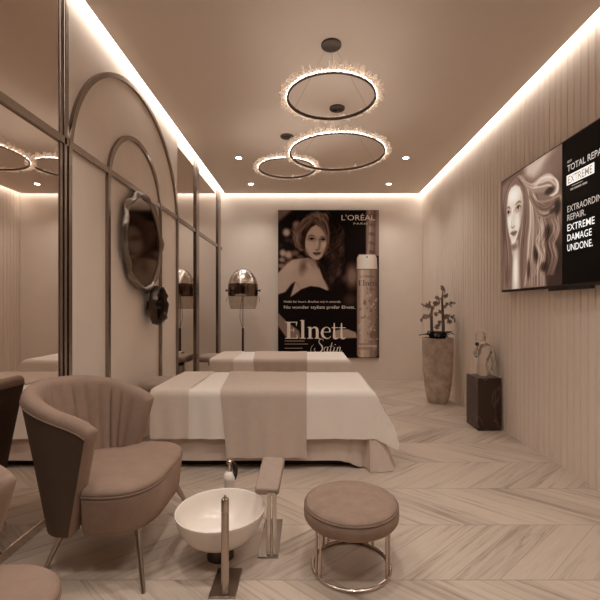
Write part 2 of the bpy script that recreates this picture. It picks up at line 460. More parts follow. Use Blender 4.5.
# ------------------------------------------------------------------ stool
sx, sy = .217, 1.994
st = thing('stool', 'round taupe upholstered stool on an open brass ring base', 'stool', (sx, sy, 0))
m = MB(); m.lathe([(.21, .245), (.228, .25), (.236, .262), (.238, .285), (.237, .305), (.232, .316), (.228, .319), (.229, .323), (.224, .332), (.20, .341), (.15, .347), (.08, .350), (.005, .351)], (sx, sy, 0), 72)
so = m.build('seat', M['velvetstool'], st, smooth=60)
MB().tube([(sx + .2325*math.cos(2*PI*i/72), sy + .2325*math.sin(2*PI*i/72), .319) for i in range(72)], .0045, 6, closed=True).build('seat_piping', M['piping'], so)
MB().tube([(sx + .195*math.cos(2*PI*i/72), sy + .195*math.sin(2*PI*i/72), .009) for i in range(72)], .009, 10, closed=True).build('base_ring', M['gold'], st)
MB().tube([(sx + .195*math.cos(2*PI*i/72), sy + .195*math.sin(2*PI*i/72), .238) for i in range(72)], .007, 8, closed=True).build('top_ring', M['gold'], st)
for ang in (211, 329, 52, 128):
    for d in (-5, 5):
        a = math.radians(ang + d); x, y = sx + .195*math.cos(a), sy + .195*math.sin(a)
        MB().tube([(x, y, .009), (x, y, .246)], .0065, 10).build('leg', M['gold'], st)

# ------------------------------------------------------------------ foot basin, taps, footrest
bx, by = -.458, 2.075
bw = thing('foot_basin', 'round white ceramic foot basin on the floor by the armchair', 'basin', (bx, by, 0))
prof = [(.05, .060), (.10, .064), (.142, .080), (.178, .112), (.205, .152), (.221, .195), (.229, .23), (.232, .246), (.231, .250), (.227, .250), (.224, .246), (.214, .20), (.196, .158), (.168, .12), (.13, .092), (.06, .08), (.008, .078)]
prof = [(r_, .25-(.25-z_)*.88) for r_, z_ in prof]
m = MB(); m.lathe(prof, (bx, by, 0), 72); b0 = m.build('bowl', M['ceramic'], bw, smooth=60)
MB().lathe([(.03, .0995), (.03, .104), (.008, .105)], (bx, by, 0), 24).build('drain', M['steel'], b0)
MB().lathe([(.07, 0), (.07, .012), (.062, .03), (.058, .09)], (bx, by, 0), 40).build('foot', M['bronze_dark'], bw, smooth=40)  # dark foot colour stands in for the shade beneath the bowl
# near column
px_, py_ = -.378, 1.80
t = thing('basin_column', 'brass floor column on a flat square plate in front of the basin', 'column', (px_, py_, 0))
MB().box(-.447, -.325, 1.765, 1.965, 0, .008).build('base_plate', M['platemetal'], t, bevel=.002)
MB().lathe([(.017, .008), (.0175, .012), (.0175, .37)], (px_, py_, 0), 32).build('column', M['legmetal'], t)
MB().lathe([(.0165, .37), (.0165, .374), (.0178, .375), (.0178, .425), (.016, .432), (.006, .434), (.0055, .444), (.003, .447)], (px_, py_, 0), 32).build('cap', M['gold'], t)
# footrest
t = thing('footrest', 'padded tan footrest on brass bars beside the white basin', 'footrest', (-.205, 2.10, 0))
MB().box(-.262, -.155, 2.05, 2.42, 0, .008).build('base_plate', M['platemetal'], t, bevel=.002)
for xx in (-.206, -.176):
    MB().box(xx-.0105, xx+.0105, 2.062, 2.088, .008, .325).build('post', M['steel'], t, bevel=.003)
pad = MB()
ax = Vector((.02, .24, .085)).normalized(); wd = Vector((1, -.06, 0)).normalized(); up = wd.cross(ax).normalized(); wd = ax.cross(up)
c0 = Vector((-.208, 2.185, .375)); rs = []
def rrect(a, b, r, n=6):
    pts = []
    for (qx, qy, a0) in ((a-r, b-r, 0), (-a+r, b-r, 90), (-a+r, -b+r, 180), (a-r, -b+r, 270)):
        for i in range(n+1):
            an = math.radians(a0 + 90*i/n); pts.append((qx + r*math.cos(an), qy + r*math.sin(an)))
    return pts
for dz, ins in ((-.022, .010), (-.019, .003), (-.012, 0), (.012, 0), (.019, .003), (.022, .010), (.024, .03)):
    rs.append([c0 + wd*a + ax*b + up*dz for a, b in rrect(.064-ins, .125-ins, .018)])
pad.rings(rs); pad.build('pad', M['leather'], t, smooth=50)
MB().box(-.216, -.168, 2.06, 2.15, .318, .338).build('bracket', M['steel'], t, bevel=.003)
# tap with hand shower behind basin
tx, ty = -.475, 2.395
t = thing('pedestal_tap', 'white pedestal tap with brass neck behind the white basin', 'tap', (tx, ty, 0))
MB().lathe([(.05, 0), (.05, .01), (.034, .02), (.032, .24), (.036, .26), (.037, .285), (.028, .303), (.014, .312)], (tx, ty, 0), 32).build('pedestal', M['ceramic'], t, smooth=50)
MB().lathe([(.013, .31), (.011, .33), (.011, .352), (.017, .356), (.019, .365), (.015, .374), (.008, .378), (.008, .39)], (tx, ty, 0), 24).build('neck', M['gold'], t, smooth=50)
hs = MB(); hs.tube([(tx+.022, ty, .25), (tx+.034, ty-.004, .29), (tx+.036, ty-.006, .325), (tx+.03, ty-.004, .35), (tx+.016, ty, .368)], [.011, .014, .016, .013, .009], 14)
hs.build('hand_shower', M['dark'], t)

# ------------------------------------------------------------------ beds
BX0, BX1, BY0, BY1, BT = -1.26, .49, 3.215, 4.03, .63
def drape(x0, x1, dropf, dropb, dropr, lift, seed, amp=.006, skew=0.0, thick=.006, dropl=0):
    """cloth over the bed top as a grid; returns MB (single sheet with thickness)"""
    nx, ny = 90, 96
    us = np.linspace(x0 - dropl, x1 + dropr, nx); vs = np.linspace(BY0 - dropf, BY1 + dropb, ny)
    def P(a, b, off):
        tt = (b-BY0)/(BY1-BY0); a2 = a - skew*tt*max(0, min(1, (x1-a)/(x1-x0)))
        ea = max(0, a2 - BX1) if dropr else 0
        eb = max(0, BY0 - b); ec = max(0, b - BY1)
        e2 = max(eb, ec); sgn = -1 if eb > 0 else 1
        r = .03
        def arc(e):                               # rounded edge: returns (out, down)
            if e < r*PI/2: return r*math.sin(e/r), r*(1-math.cos(e/r))
            return r, r + e - r*PI/2
        oa, da = arc(ea); ob, db = arc(e2)
        mn, mx = min(ea, e2), max(ea, e2)
        down = max(da, db) + .25*min(da, db)
        rip = amp*math.sin(a2*17+seed)*sstep(0, .25, e2) + amp*.7*math.sin(a2*41+2*seed)*sstep(0, .3, e2)
        ripa = amp*2.5*math.sin(b*19+seed)*sstep(0, .25, ea)
        n0 = noise.noise(Vector((a2*2.3+seed, b*2.3, seed)))*.004 + noise.noise(Vector((a2*7+seed, b*7, seed)))*.002
        x = min(a2, BX1) - r*(1 if dropr and a2 > BX1 - 1e9 else 0)*0 + oa + .35*mn + ripa + .26*ea
        yv = min(max(b, BY0), BY1) + sgn*(ob + .10*mn + rip + (.022 if e2 > 0 else 0)*min(1, e2/.05) + off + .02*e2)
        return (x + (off if ea > 0 else 0), yv, BT + lift + (off if down < .02 else off*.3) - down + n0*(1 if down < .02 else .5))
    m = MB(); top = []
    for i, a in enumerate(us):
        for j, b in enumerate(vs): top.append(P(a, b, lift))
    fs = []
    for i in range(nx-1):
        for j in range(ny-1): fs.append((i*ny+j, (i+1)*ny+j, (i+1)*ny+j+1, i*ny+j+1))
    m.add(top, fs); return m
def make_bed():
    root = thing('massage_bed', 'massage bed dressed in white linen, the nearer one behind the armchair', 'massage bed', ((BX0+BX1)/2, (BY0+BY1)/2, 0), 'massage beds')
    MB().box(BX0+.06, BX1-.05, BY0+.07, BY1-.05, 0, .10).build('plinth', M['plinthdark'], root, smooth=0)
    MB().box(BX0, BX1, BY0+.005, BY1, .10, BT-.004).build('mattress', M['skirt'], root, bevel=.03)
    # skirt around front, right end, back
    path = []
    nF, nR = 90, 60
    for i in range(nF): path.append((lerp(BX0, BX1, i/nF), BY0, 0, -1, 0))
    for i in range(13):
        a = -PI/2 + PI/2*i/12; path.append((BX1-.0 + 0*math.cos(a), BY0, math.cos(a), math.sin(a), .5+.5*i/12))
    for i in range(1, nR): path.append((BX1, lerp(BY0, BY1, i/nR), 1, 0, 1))
    for i in range(nF+1): path.append((lerp(BX1, BX0, i/nF), BY1, 0, 1, 0))
    rows = []
    for k in range(9):
        f = k/8; row = []; s = 0
        for idx, (x, y, nx, ny, e) in enumerate(path):
            if idx: s += math.hypot(x-path[idx-1][0], y-path[idx-1][1]) + .012*(e > 0)
            ed = sstep(.25, .0, BX1 - x) if ny < -.5 or ny > .5 else 1
            z = lerp(.58, lerp(.065, .004, ed if nx == 0 else 1), f)
            out = .006 + f*(.012 + .19*e**1.5) + f*ed*(.020*math.sin(s*58) + .010*math.sin(s*97+1)) + f*.0025*math.sin(s*21)
            row.append((x + nx*out, y + ny*out, z))
        rows.append(row)
    m = MB(); m.rings(rows, closed=False); m.build('bed_skirt', M['skirt'], root, smooth=60)
    drape(BX0, BX1, .40, .40, .34, .006, 1.0).build('sheet', M['sheet'], root, smooth=60)
    # face-cradle bolster at the head end
    hb = MB(); rs = []
    yc = (BY0+BY1)/2
    for dx, sc in ((0, .7), (.012, .9), (.035, 1), (.2, 1), (.225, .92), (.24, .7)):
        rs.append([(BX0-.235+dx, yc + .19*sc*math.copysign(abs(math.cos(a))**.6, math.cos(a)), .605 + .055*sc*math.copysign(abs(math.sin(a))**.7, math.sin(a))) for a in [2*PI*j/36 for j in range(36)]])
    hb.rings(rs); hb.build('face_cradle', M['leather'], root, smooth=60)
    MB().box(BX0-.12, BX0+.02, yc-.05, yc+.05, .50, .56).build('cradle_bracket', M['plinthdark'], root, bevel=.005)
    return root
bed = make_bed()
run = drape(-.705, -.012, .555, .45, 0, .010, 1.0, skew=.09).build('bed_runner', M['runner'], None, smooth=60)
tag(run, 'beige blanket folded across the middle of the nearer massage bed', 'blanket', 'beige blankets across the beds')
tow = drape(-1.262, -.955, .40, .40, 0, .010, 1.0).build('head_towel', M['towel'], None, smooth=60)
tag(tow, 'cream towel laid over the head end of the nearer massage bed', 'towel', 'towels at the head of the beds')
DY = 1.90
b2 = copy_tree(bed); b2.location.y += DY; b2['label'] = 'massage bed dressed in white linen, the farther one below the poster'
r2 = copy_tree(run); r2.location.y += DY; r2['label'] = 'beige blanket folded across the farther massage bed below the poster'
t2 = copy_tree(tow); t2.location.y += DY; t2['label'] = 'cream towel over the head end of the farther massage bed'

# ------------------------------------------------------------------ chandeliers
def make_ring(cx, cy, zr, rad, label, seed):
    rr = random.Random(seed)
    root = thing('ring_chandelier', label, 'chandelier', (cx, cy, zr), 'crystal ring chandeliers')
    MB().lathe([(.070, H-.014), (.077, H-.012), (.079, H-.008), (.079, H)], (cx, cy, 0), 40).build('canopy', M['bronze_dark'], root)
    def hoop(r0, r1, z0, z1, n=96):
        m = MB(); rs = []
        for i in range(n):
            a = 2*PI*i/n; c, s = math.cos(a), math.sin(a)
            rs.append([(cx+r0*c, cy+r0*s, z0), (cx+r1*c, cy+r1*s, z0), (cx+r1*c, cy+r1*s, z1), (cx+r0*c, cy+r0*s, z1)])
        return m.rings(rs, wrap=True)
    h_ = hoop(rad-.002, rad+.011, zr-.009, zr+.012); h_.rings([[(cx+r_*math.cos(2*PI*i/96), cy+r_*math.sin(2*PI*i/96), z_) for r_, z_ in ((rad-.004, zr-.009), (rad, zr-.009), (rad, zr-.004), (rad-.004, zr-.004))] for i in range(96)], wrap=True); h_.build('ring', M['bronze_dark'], root, smooth=30)
    hoop(rad+.0112, rad+.0125, zr+.001, zr+.011).build('led_strip', M['ringled'], root, smooth=30)
    hoop(rad+.003, rad+.010, zr+.0122, zr+.0135).build('led_strip', M['ringfill'], root, smooth=30)  # hidden strip added on top of the ring to light the crystals
    for k in range(3):
        a = 2*PI*k/3 + .5
        MB().tube([(cx+rad*math.cos(a), cy+rad*math.sin(a), zr+.02), (cx+.05*math.cos(a), cy+.05*math.sin(a), H-.028)], .0012, 5).build('cable', M['legmetal'], root)
    m = MB(); n = int(rad*1500)
    for i in range(n):
        a = 2*PI*(i + rr.random()*.8)/n; el = rr.uniform(-.45, 1.0); ln = rr.uniform(.025, .068)
        d = Vector((math.cos(a)*math.cos(el), math.sin(a)*math.cos(el), math.sin(el)))
        d = (d + Vector((rr.uniform(-.3, .3), rr.uniform(-.3, .3), 0))*.6).normalized()
        p0 = Vector((cx + (rad+.014)*math.cos(a), cy + (rad+.014)*math.sin(a), zr + rr.uniform(-.006, .014)))
        w = rr.uniform(.004, .0085); u = d.orthogonal().normalized(); v = d.cross(u)
        ring = lambda q, s: [p0 + d*q + (u*math.cos(2*PI*j/5) + v*math.sin(2*PI*j/5))*s for j in range(5)]
        m.rings([ring(0, w*.6), ring(ln*.75, w), ring(ln, w*.15)])
    o = m.build('crystal_fringe', M['ice'], root, smooth=0); o['kind'] = 'stuff'
    return root
make_ring(.18, 3.06, 2.925, .335, 'nearest crystal ring chandelier, the topmost of three in the photo', 1)
make_ring(.297, 4.03, 2.875, .475, 'largest crystal ring chandelier, hanging in the middle of three', 2)
make_ring(-.25, 4.69, 2.955, .33, 'smallest looking, farthest crystal ring chandelier, left of the middle one', 3)

# downlights
DL = [(-.94, 5.37, 'small bright downlight left of the chandeliers, the left one farther from the poster wall'), (1.33, 5.37, 'small bright downlight right of the chandeliers, the right one farther from the poster wall'),
      (-.94, 6.5, 'small bright downlight, the left one nearest the poster wall'), (1.33, 6.5, 'small bright downlight, the right one nearest the poster wall')]
for j, yy in enumerate((1.9, .5)):
    for i, xx in enumerate((-.94, .2, 1.33)): DL.append((xx, yy, None))  # unseen front downlights, added to brighten the room
for x, y, lab in DL:
    if lab:
        t = thing('downlight', lab, 'downlight', (x, y, H), 'recessed ceiling downlights')
    else:
        t = thing('downlight', 'added fill downlight in the near ceiling above the viewer, out of view', 'downlight', (x, y, H), 'added fill downlights over the front of the room')
    MB().lathe([(.036, H-.001), (.05, H-.004), (.054, H-.003), (.055, H)], (x, y, 0), 32, cap0=False, cap1=False).build('trim_ring', M['trimw'], t)
    MB().lathe([(.037, H-.002), (.037, H)], (x, y, 0), 32).build('lamp', M['spot'], t)
    ld = bpy.data.lights.new('downlight_beam', 'SPOT'); ld.energy = POW_NEAR if lab is None else POW_FAR; ld.color = (1, .945, .885)
    ld.spot_size = math.radians(125); ld.spot_blend = .9; ld.shadow_soft_size = .10
    lo = bpy.data.objects.new('downlight_beam', ld); COL.objects.link(lo); lo.parent = t; lo.location = (0, 0, -.02)

# ------------------------------------------------------------------ wavy wall mirrors
def wavy(name, label, yc, zc, ry, rz, x0, th, fw, seed, fm='wavyframe'):
    root = thing(name, label, 'mirror', (XL, yc, zc), None)
    n = 120
    def rad(a, f):
        return 1 + .014*math.sin(3*a+seed) + .012*math.sin(5*a+2*seed) + .006*math.sin(11*a)*f
    def pt(a, s, x): return (x, yc + ry*s*math.cos(a), zc + rz*s*math.sin(a))
    m = MB(); rs = []
    for i in range(n):
        a = 2*PI*i/n; k = rad(a, 1); wv = .006*math.sin(9*a+seed) + .004*math.sin(14*a)
        s1 = k + fw/ry*(1+.22*math.sin(13*a+seed)+.15*math.sin(8*a)); s0 = k
        xm = x0 + th + wv
        rs.append([pt(a, s0-.01, x0), pt(a, s1, x0), pt(a, s1*1.01, x0+th*.5+wv), pt(a, lerp(s0, s1, .6), xm+.012), pt(a, s0, xm)])
    m.rings(rs, wrap=True); m.build('frame', M[fm], root, smooth=70)
    g = MB(); front = [pt(2*PI*i/n, rad(2*PI*i/n, 1)+.004, x0+th*.55) for i in range(n)]; back = [pt(2*PI*i/n, rad(2*PI*i/n, 1)-.001, x0+.004) for i in range(n)]
    g.rings([back, front]); g.build('mirror_glass', M['dmirror'], root, smooth=30)
    MB().box(XL, x0+.01, yc-.03, yc+.05, zc-.04, zc+.04).build('wall_bracket', M['dark'], root)
    return root
M['wavyframe'] = mat('rippled_pewter', (.27, .22, .185, 1), .36, metal=1.0)
wavy('wall_mirror', 'large round wavy framed dark mirror on the arched wall panel', 3.65, 1.905, .37, .405, XL+.04, .03, .044, .6)
wavy('wall_mirror', 'small thick round dark mirror below the large wavy wall mirror', 3.88, 1.325, .15, .172, XL+.07, .06, .014, 2.0, 'bronze_dark')

# ------------------------------------------------------------------ hooded hair dryer
hx, hy = -1.055, 6.42
t = thing('hooded_hair_dryer', 'hooded salon hair dryer on a floor stand left of the poster', 'hair dryer', (hx, hy, 0))
def zz(py): return 1.3 - (py-308)/395*hy
def dome(prof, name, m, extra=None):
    mb = MB(); mb.lathe(prof, (hx, hy, 0), 48, cap0=False, cap1=False); return mb.build(name, m, t, smooth=70)
dome([(.242, zz(283.5)), (.235, zz(281)), (.215, zz(277.5)), (.17, zz(273)), (.10, zz(269.8)), (.04, zz(268.6)), (.003, zz(268.3))] and
     [(.236, zz(284)), (.222, zz(280.5)), (.198, zz(277)), (.16, zz(273.5)), (.11, zz(270.5)), (.05, zz(268.8)), (.003, zz(268.4))], 'hood', M['chrome'])
dome([(.238, zz(296)), (.243, zz(293)), (.243, zz(288)), (.2365, zz(284)), (.2355, zz(284))], 'vent_band', M['smoke'])
dome([(.20, zz(308.5)), (.215, zz(306)), (.23, zz(301)), (.238, zz(296))], 'visor', M['visor'])
MB().tube([(hx+.2*math.cos(2*PI*i/48), hy+.2*math.sin(2*PI*i/48), zz(308.5)) for i in range(48)], .004, 6, closed=True).build('visor_rim', M['bronze_dark'], t)
for sg in (-1, 1):
    k = MB(); k.lathe([(.012, 0), (.012, sg*.025), (.02, sg*.025), (.02, sg*.045), (.004, sg*.047)], (hx+sg*.238, hy, zz(290.5)), 16, axis='x'); k.build('knob', M['dark'], t)
    MB().tube([(hx+sg*.236, hy, zz(298)), (hx+sg*.262, hy, zz(297)), (hx+sg*.268, hy, zz(302))], .004, 6).build('clip', M['bronze_dark'], t)
MB().box(hx-.08, hx+.08, hy-.262, hy-.232, zz(296.3), zz(294.6)).build('front_bar', M['gold'], t, bevel=.004)
MB().tube([(hx, hy-.02, .06), (hx, hy-.02, zz(296))], .010, 12).build('pole', M['chrome'], t)
MB().tube([(hx, hy-.02, .06), (hx, hy-.02, zz(328))], .018, 12).build('pole_sleeve', M['dark'], t)
MB().ball((hx, hy, zz(292)), .12, 20, 10, (1, 1, .35)).build('heater', M['dark'], t)
MB().tube([(hx-.01, hy-.03, zz(299)), (hx-.04, hy-.04, zz(309)), (hx-.045, hy-.04, zz(318)), (hx-.012, hy-.035, zz(327))], .004, 6).build('cord', M['dark'], t)
for k in range(5):
    a = 2*PI*k/5 + .3
    lg = MB(); lg.tube([(hx, hy-.02, .085), (hx+.24*math.cos(a), hy-.02+.24*math.sin(a), .055)], [.02, .012], 10); lo = lg.build('leg', M['chrome'], t)
    MB().lathe([(.022, -.012), (.025, -.008), (.025, .008), (.022, .012)], (hx+.24*math.cos(a), hy-.02+.24*math.sin(a), .025), 16, axis='y').build('caster', M['dark'], lo)
    MB().tube([(hx+.24*math.cos(a), hy-.02+.24*math.sin(a), .02), (hx+.24*math.cos(a), hy-.02+.24*math.sin(a), .055)], .006, 8).build('caster_stem', M['chrome'], lo)

# ------------------------------------------------------------------ flat artwork painter
class Canvas:
    def __init__(s, x0, x1, y0, y1, nx, ny, bg):
        s.nx, s.ny = nx, ny
        s.X, s.Y = np.meshgrid(np.linspace(x0, x1, nx), np.linspace(y0, y1, ny)); s.v = np.full((ny, nx), float(bg))
    def _mix(s, a, v): s.v = s.v*(1-a) + v*a
    def ell(s, cx, cy, rx, ry, v, soft=.3, rot=0, al=1.0):
        c, q = math.cos(rot), math.sin(rot); dx, dy = s.X-cx, s.Y-cy
        d = np.hypot((dx*c+dy*q)/rx, (-dx*q+dy*c)/ry)
        s._mix(np.clip((1+soft/2-d)/soft, 0, 1)*al, v)
    def _sd(s, pts):
        d = np.full(s.X.shape, 1e9); ins = np.zeros(s.X.shape, bool); n = len(pts)
        for i in range(n):
            (ax, ay), (bx, by) = pts[i], pts[(i+1) % n]
            ex, ey = bx-ax, by-ay; t = np.clip(((s.X-ax)*ex+(s.Y-ay)*ey)/(ex*ex+ey*ey+1e-9), 0, 1)
            d = np.minimum(d, np.hypot(s.X-ax-t*ex, s.Y-ay-t*ey))
            if abs(ey) > 1e-9:
                cr = ((ay > s.Y) != (by > s.Y)) & (s.X < ex*(s.Y-ay)/ey + ax); ins ^= cr
        return np.where(ins, -d, d)
    def poly(s, pts, v, soft=.6, al=1.0): s._mix(np.clip(.5 - s._sd(pts)/soft, 0, 1)*al, v)
    def stroke(s, pts, w, v, soft=.6, al=1.0, taper=True):
        P = smooth_path(pts); n = len(P)-1; a = np.zeros(s.X.shape)
        for i in range(n):
            (ax, ay), (bx, by) = P[i], P[i+1]; ex, ey = bx-ax, by-ay
            t = np.clip(((s.X-ax)*ex+(s.Y-ay)*ey)/(ex*ex+ey*ey+1e-9), 0, 1)
            ww = w*(math.sin(PI*(i+.6)/(n+.2)) if taper else 1)
            a = np.maximum(a, np.clip(.5 - (np.hypot(s.X-ax-t*ex, s.Y-ay-t*ey)-ww/2)/soft, 0, 1))
        s._mix(a*al, v)
    def shade(s, f): s.v = f(s.X, s.Y, s.v)
def smooth_path(pts, k=6):
    if len(pts) < 3: return pts
    out = []
    for i in range(len(pts)-1):
        p0 = pts[max(i-1, 0)]; p1 = pts[i]; p2 = pts[i+1]; p3 = pts[min(i+2, len(pts)-1)]
        for j in range(k):
            t = j/k
            out.append(tuple(.5*((2*p1[d]) + (-p0[d]+p2[d])*t + (2*p0[d]-5*p1[d]+4*p2[d]-p3[d])*t*t + (-p0[d]+3*p1[d]-3*p2[d]+p3[d])*t**3) for d in (0, 1)))
    out.append(pts[-1]); return out
def canvas_mesh(cv, name, origin, right, down, m, parent, k=1.0, con=1.0):
    b = Vector(BASE[parent.name]); o = Vector(origin)-b; r = Vector(right); d = Vector(down)
    vs = []
    for j in range(cv.ny):
        for i in range(cv.nx): vs.append(o + r*(i/(cv.nx-1)) + d*(j/(cv.ny-1)))
    fs = [(j*cv.nx+i, (j+1)*cv.nx+i, (j+1)*cv.nx+i+1, j*cv.nx+i+1) for j in range(cv.ny-1) for i in range(cv.nx-1)]
    me = bpy.data.meshes.new(name); me.from_pydata(vs, [], fs); me.update()
    at = me.color_attributes.new('print', 'FLOAT_COLOR', 'POINT')
    rgb = np.minimum(S(np.clip(128 + (cv.v-128)*con, 0, 255))*np.asarray(k), .92).reshape(-1, 3)
    at.data.foreach_set('color', np.concatenate([rgb, np.ones((len(rgb), 1))], 1).astype(np.float32).ravel())
    me.materials.append(m); ob = bpy.data.objects.new(name, me); COL.objects.link(ob); ob.parent = parent; BASE[ob.name] = tuple(b); return ob

# ---- poster
PX0, PX1, PY0, PY1 = 278, 379, 210, 358
YP = YB - .045
def pw(px, py, dy=0): return Vector(((px-308)/395*YP, YP-dy, 1.3-(py-308)/395*YP))
rp = random.Random(5)
cv = Canvas(PX0, PX1, PY0, PY1, 202, 296, 20)
Q = lambda *p: [(276+x/6.67, 208+y/6.67) for x, y in p]
def qe(x, y, rx, ry, v, soft=.6, rot=0, al=1.0): cv.ell(276+x/6.67, 208+y/6.67, rx/6.67, ry/6.67, v, soft, rot, al)
def qs(pts, w, v, soft=.7, al=.7, taper=True): cv.stroke(Q(*pts), w/6.67, v, soft, al, taper)
u = rp.uniform
cv.poly(Q((0, 0), (125, 0), (0, 108)), 105, 4, .9)
for a_ in ((70, 163, 24, 26, 165), (138, 112, 26, 26, 128), (45, 300, 20, 24, 150), (84, 312, 26, 26, 152), (40, 345, 20, 16, 128), (128, 300, 26, 20, 96), (30, 385, 22, 16, 104), (78, 214, 20, 14, 60), (160, 325, 24, 12, 84), (30, 250, 14, 14, 46)):
    qe(*a_, soft=.9, al=.92)
cv.poly([(366, 208), (380, 208), (380, 256), (366, 256)], 104, 1.5); cv.stroke([(369, 208), (370, 230), (368, 256)], 1.6, 150, 1.5, .7, False); cv.stroke([(375, 208), (374, 256)], 2.2, 70, 2, .7, False)
for q in range(5): cv.ell(372, 216+q*9, 3, 1.6, 60+12*(q % 2), 1, .2, .6)
cv.ell(352, 276, 6, 11, 128, 1.1, 0, .8); cv.ell(350, 300, 6, 6, 84, 1.2, 0, .6)
# dark curls falling on the right
cv.poly(Q((300, 60), (345, 70), (395, 110), (430, 200), (450, 300), (455, 420), (430, 520), (380, 545), (345, 520), (310, 420), (320, 300), (350, 200)), 27, 4)
for i in range(80):
    x = u(335, 430); y = u(90, 440); c_ = u(14, 34)
    qs([(x, y), (x+c_, y+c_*.8), (x+c_*.8, y+c_*2), (x-c_*.2, y+c_*2.6), (x+c_*.2, y+c_*3.4)], u(5, 10), rp.choice([38, 48, 60, 70, 84]), 1.0, .5)
for (x, y, v) in ((440, 275, 80), (418, 432, 88), (380, 325, 72), (430, 205, 62), (372, 478, 76), (455, 470, 84)): qe(x, y, 16, 26, v, 1.1, .3, .6)
# lit hair around the head
cv.poly(Q((185, 282), (160, 290), (134, 256), (120, 200), (132, 140), (160, 95), (205, 48), (250, 26), (300, 34), (340, 72), (356, 130), (358, 200), (345, 240), (330, 180), (290, 130), (250, 110), (215, 150), (196, 200), (190, 250)), 84, 2.6)
cv.poly(Q((205, 130), (262, 96), (240, 130), (205, 180), (196, 235), (190, 280), (165, 262), (160, 200), (175, 155)), 34, 2.2, .9)
for i in range(60):
    q = rp.random(); qs([(262+u(-14, 10), 70+u(-20, 15)), (215-30*q, 92-20*q+u(-6, 6)), (165-22*q+u(-6, 6), 150), (146-20*q+u(-5, 5), 205), (158-22*q, 258), (182-14*q, 284)], u(4, 8), rp.choice([40, 66, 108, 138, 158, 30, 92]), .8, .62)
for i in range(50):
    q = rp.random(); qs([(250+u(-20, 10), 58+u(-25, 20)), (290+10*q, 70-30*q+u(0, 20)), (325+12*q, 112-20*q), (340+14*q, 165), (346+10*q, 225+u(0, 20))], u(4, 8), rp.choice([34, 56, 92, 124, 148, 76]), .8, .62)
for i in range(26):
    x = u(120, 165); y = u(90, 220); qs([(x, y), (x-u(8, 22), y+u(15, 30)), (x-u(-4, 12), y+u(36, 56)), (x+u(6, 24), y+u(60, 84))], u(4, 7), rp.choice([96, 124, 142, 70]), .9, .6)
    x = u(225, 330); y = u(28, 60); qs([(x, y+14), (x+u(8, 18), y+u(-10, 4)), (x+u(24, 40), y+u(2, 26)), (x+u(30, 46), y+u(30, 56))], u(4, 7), rp.choice([90, 116, 136, 54]), .9, .55)
for i in range(20):
    qs([(255+u(-6, 6), 66+u(-8, 8)), (240+u(-6, 6), 96), (216+u(-6, 6), 130), (200+u(-5, 5), 175), (194+u(-4, 4), 225)], u(3, 6), rp.choice([28, 44, 100, 130]), .8, .6)
# neck, shoulder, arm
cv.poly(Q((10, 436), (60, 386), (108, 346), (160, 336), (215, 332), (262, 350), (288, 396), (312, 460), (352, 540), (340, 552), (290, 530), (230, 522), (170, 542), (112, 584), (96, 592), (112, 540), (128, 492), (104, 506), (62, 560), (8, 578)), 146, 1.6)
qe(95, 385, 50, 36, 160, 1.1, -.5, .7); qe(182, 395, 24, 46, 84, 1.3, .15, .75); qe(235, 455, 50, 44, 160, 1.2, .3, .6); qe(245, 358, 40, 20, 112, 1.2, .2, .7); qe(225, 376, 22, 18, 160, 1.2, 0, .6)
qs([(268, 352), (276, 378), (284, 404)], 12, 62, 1.4, .8); qs([(215, 360), (245, 385), (262, 402)], 7, 108, 1.4, .6); qe(45, 480, 34, 70, 150, 1.2, .3, .5); qs([(130, 492), (150, 520), (160, 545)], 10, 112, 2, .5)
cv.poly(Q((290, 370), (320, 380), (352, 470), (372, 548), (350, 545), (318, 470)), 40, 2.5, .85); qs([(318, 478), (335, 515), (350, 548)], 12, 140, 1.6, .6)
# dress
cv.poly(Q((84, 606), (112, 586), (170, 544), (230, 523), (290, 530), (345, 553), (385, 620), (385, 700), (10, 700), (10, 620)), 16, 1.2)
cv.poly([(277.5, 312), (286.6, 321.5), (299, 330.6), (300.5, 338.6), (286.6, 338), (277.5, 325)], 118, 1.4, .95)
cv.poly([(333, 331), (340, 329.4), (347, 329), (356, 332.4), (357, 337.9), (333, 338.6)], 142, 1.2, .95)
# face
cv.poly(Q((189, 238), (194, 200), (212, 160), (238, 128), (266, 112), (296, 132), (322, 166), (337, 200), (338, 235), (328, 282), (308, 324), (280, 346), (250, 342), (220, 320), (202, 290)), 158, 1.2)
qe(268, 158, 42, 30, 168, 1.2, .3, .7); qe(226, 252, 30, 42, 172, 1.2, 0, .75); qe(320, 240, 15, 34, 182, 1.1, .1, .8); qe(270, 331, 26, 11, 166, 1.2, 0, .7); qe(330, 290, 16, 30, 110, 1.2, .3, .6); qe(205, 300, 14, 26, 118, 1.2, -.4, .6)
cv.poly(Q((284, 205), (304, 200), (298, 240), (292, 276), (272, 280), (284, 250)), 112, 1.4, .75); qs([(276, 200), (274, 240), (268, 266)], 9, 182, 1.2, .7)
qe(238, 206, 32, 15, 112, 1.1, .05, .7); qe(314, 210, 24, 14, 100, 1.1, .08, .7)
qs([(212, 192), (236, 182), (262, 190)], 7, 54, .8, .85); qs([(294, 196), (314, 190), (332, 200)], 6, 50, .8, .85)
for ex, ey, w_ in ((238, 206, 20), (315, 210, 16)):
    qe(ex, ey+1, w_, 7, 120, .6); qe(ex, ey, 8.5, 7, 24, .6); qs([(ex-w_-3, ey+2), (ex, ey-7), (ex+w_+3, ey)], 6, 24, .5, .95)
qs([(262, 274), (274, 283), (290, 276)], 6, 72, .9, .8)
cv.poly(Q((244, 300), (260, 293), (272, 296), (286, 292), (304, 299), (288, 313), (268, 318), (254, 311)), 78, .7); qs([(248, 301), (274, 303), (302, 299)], 3, 36, .5, .8); qe(270, 311, 12, 4, 112, 1, 0, .6)
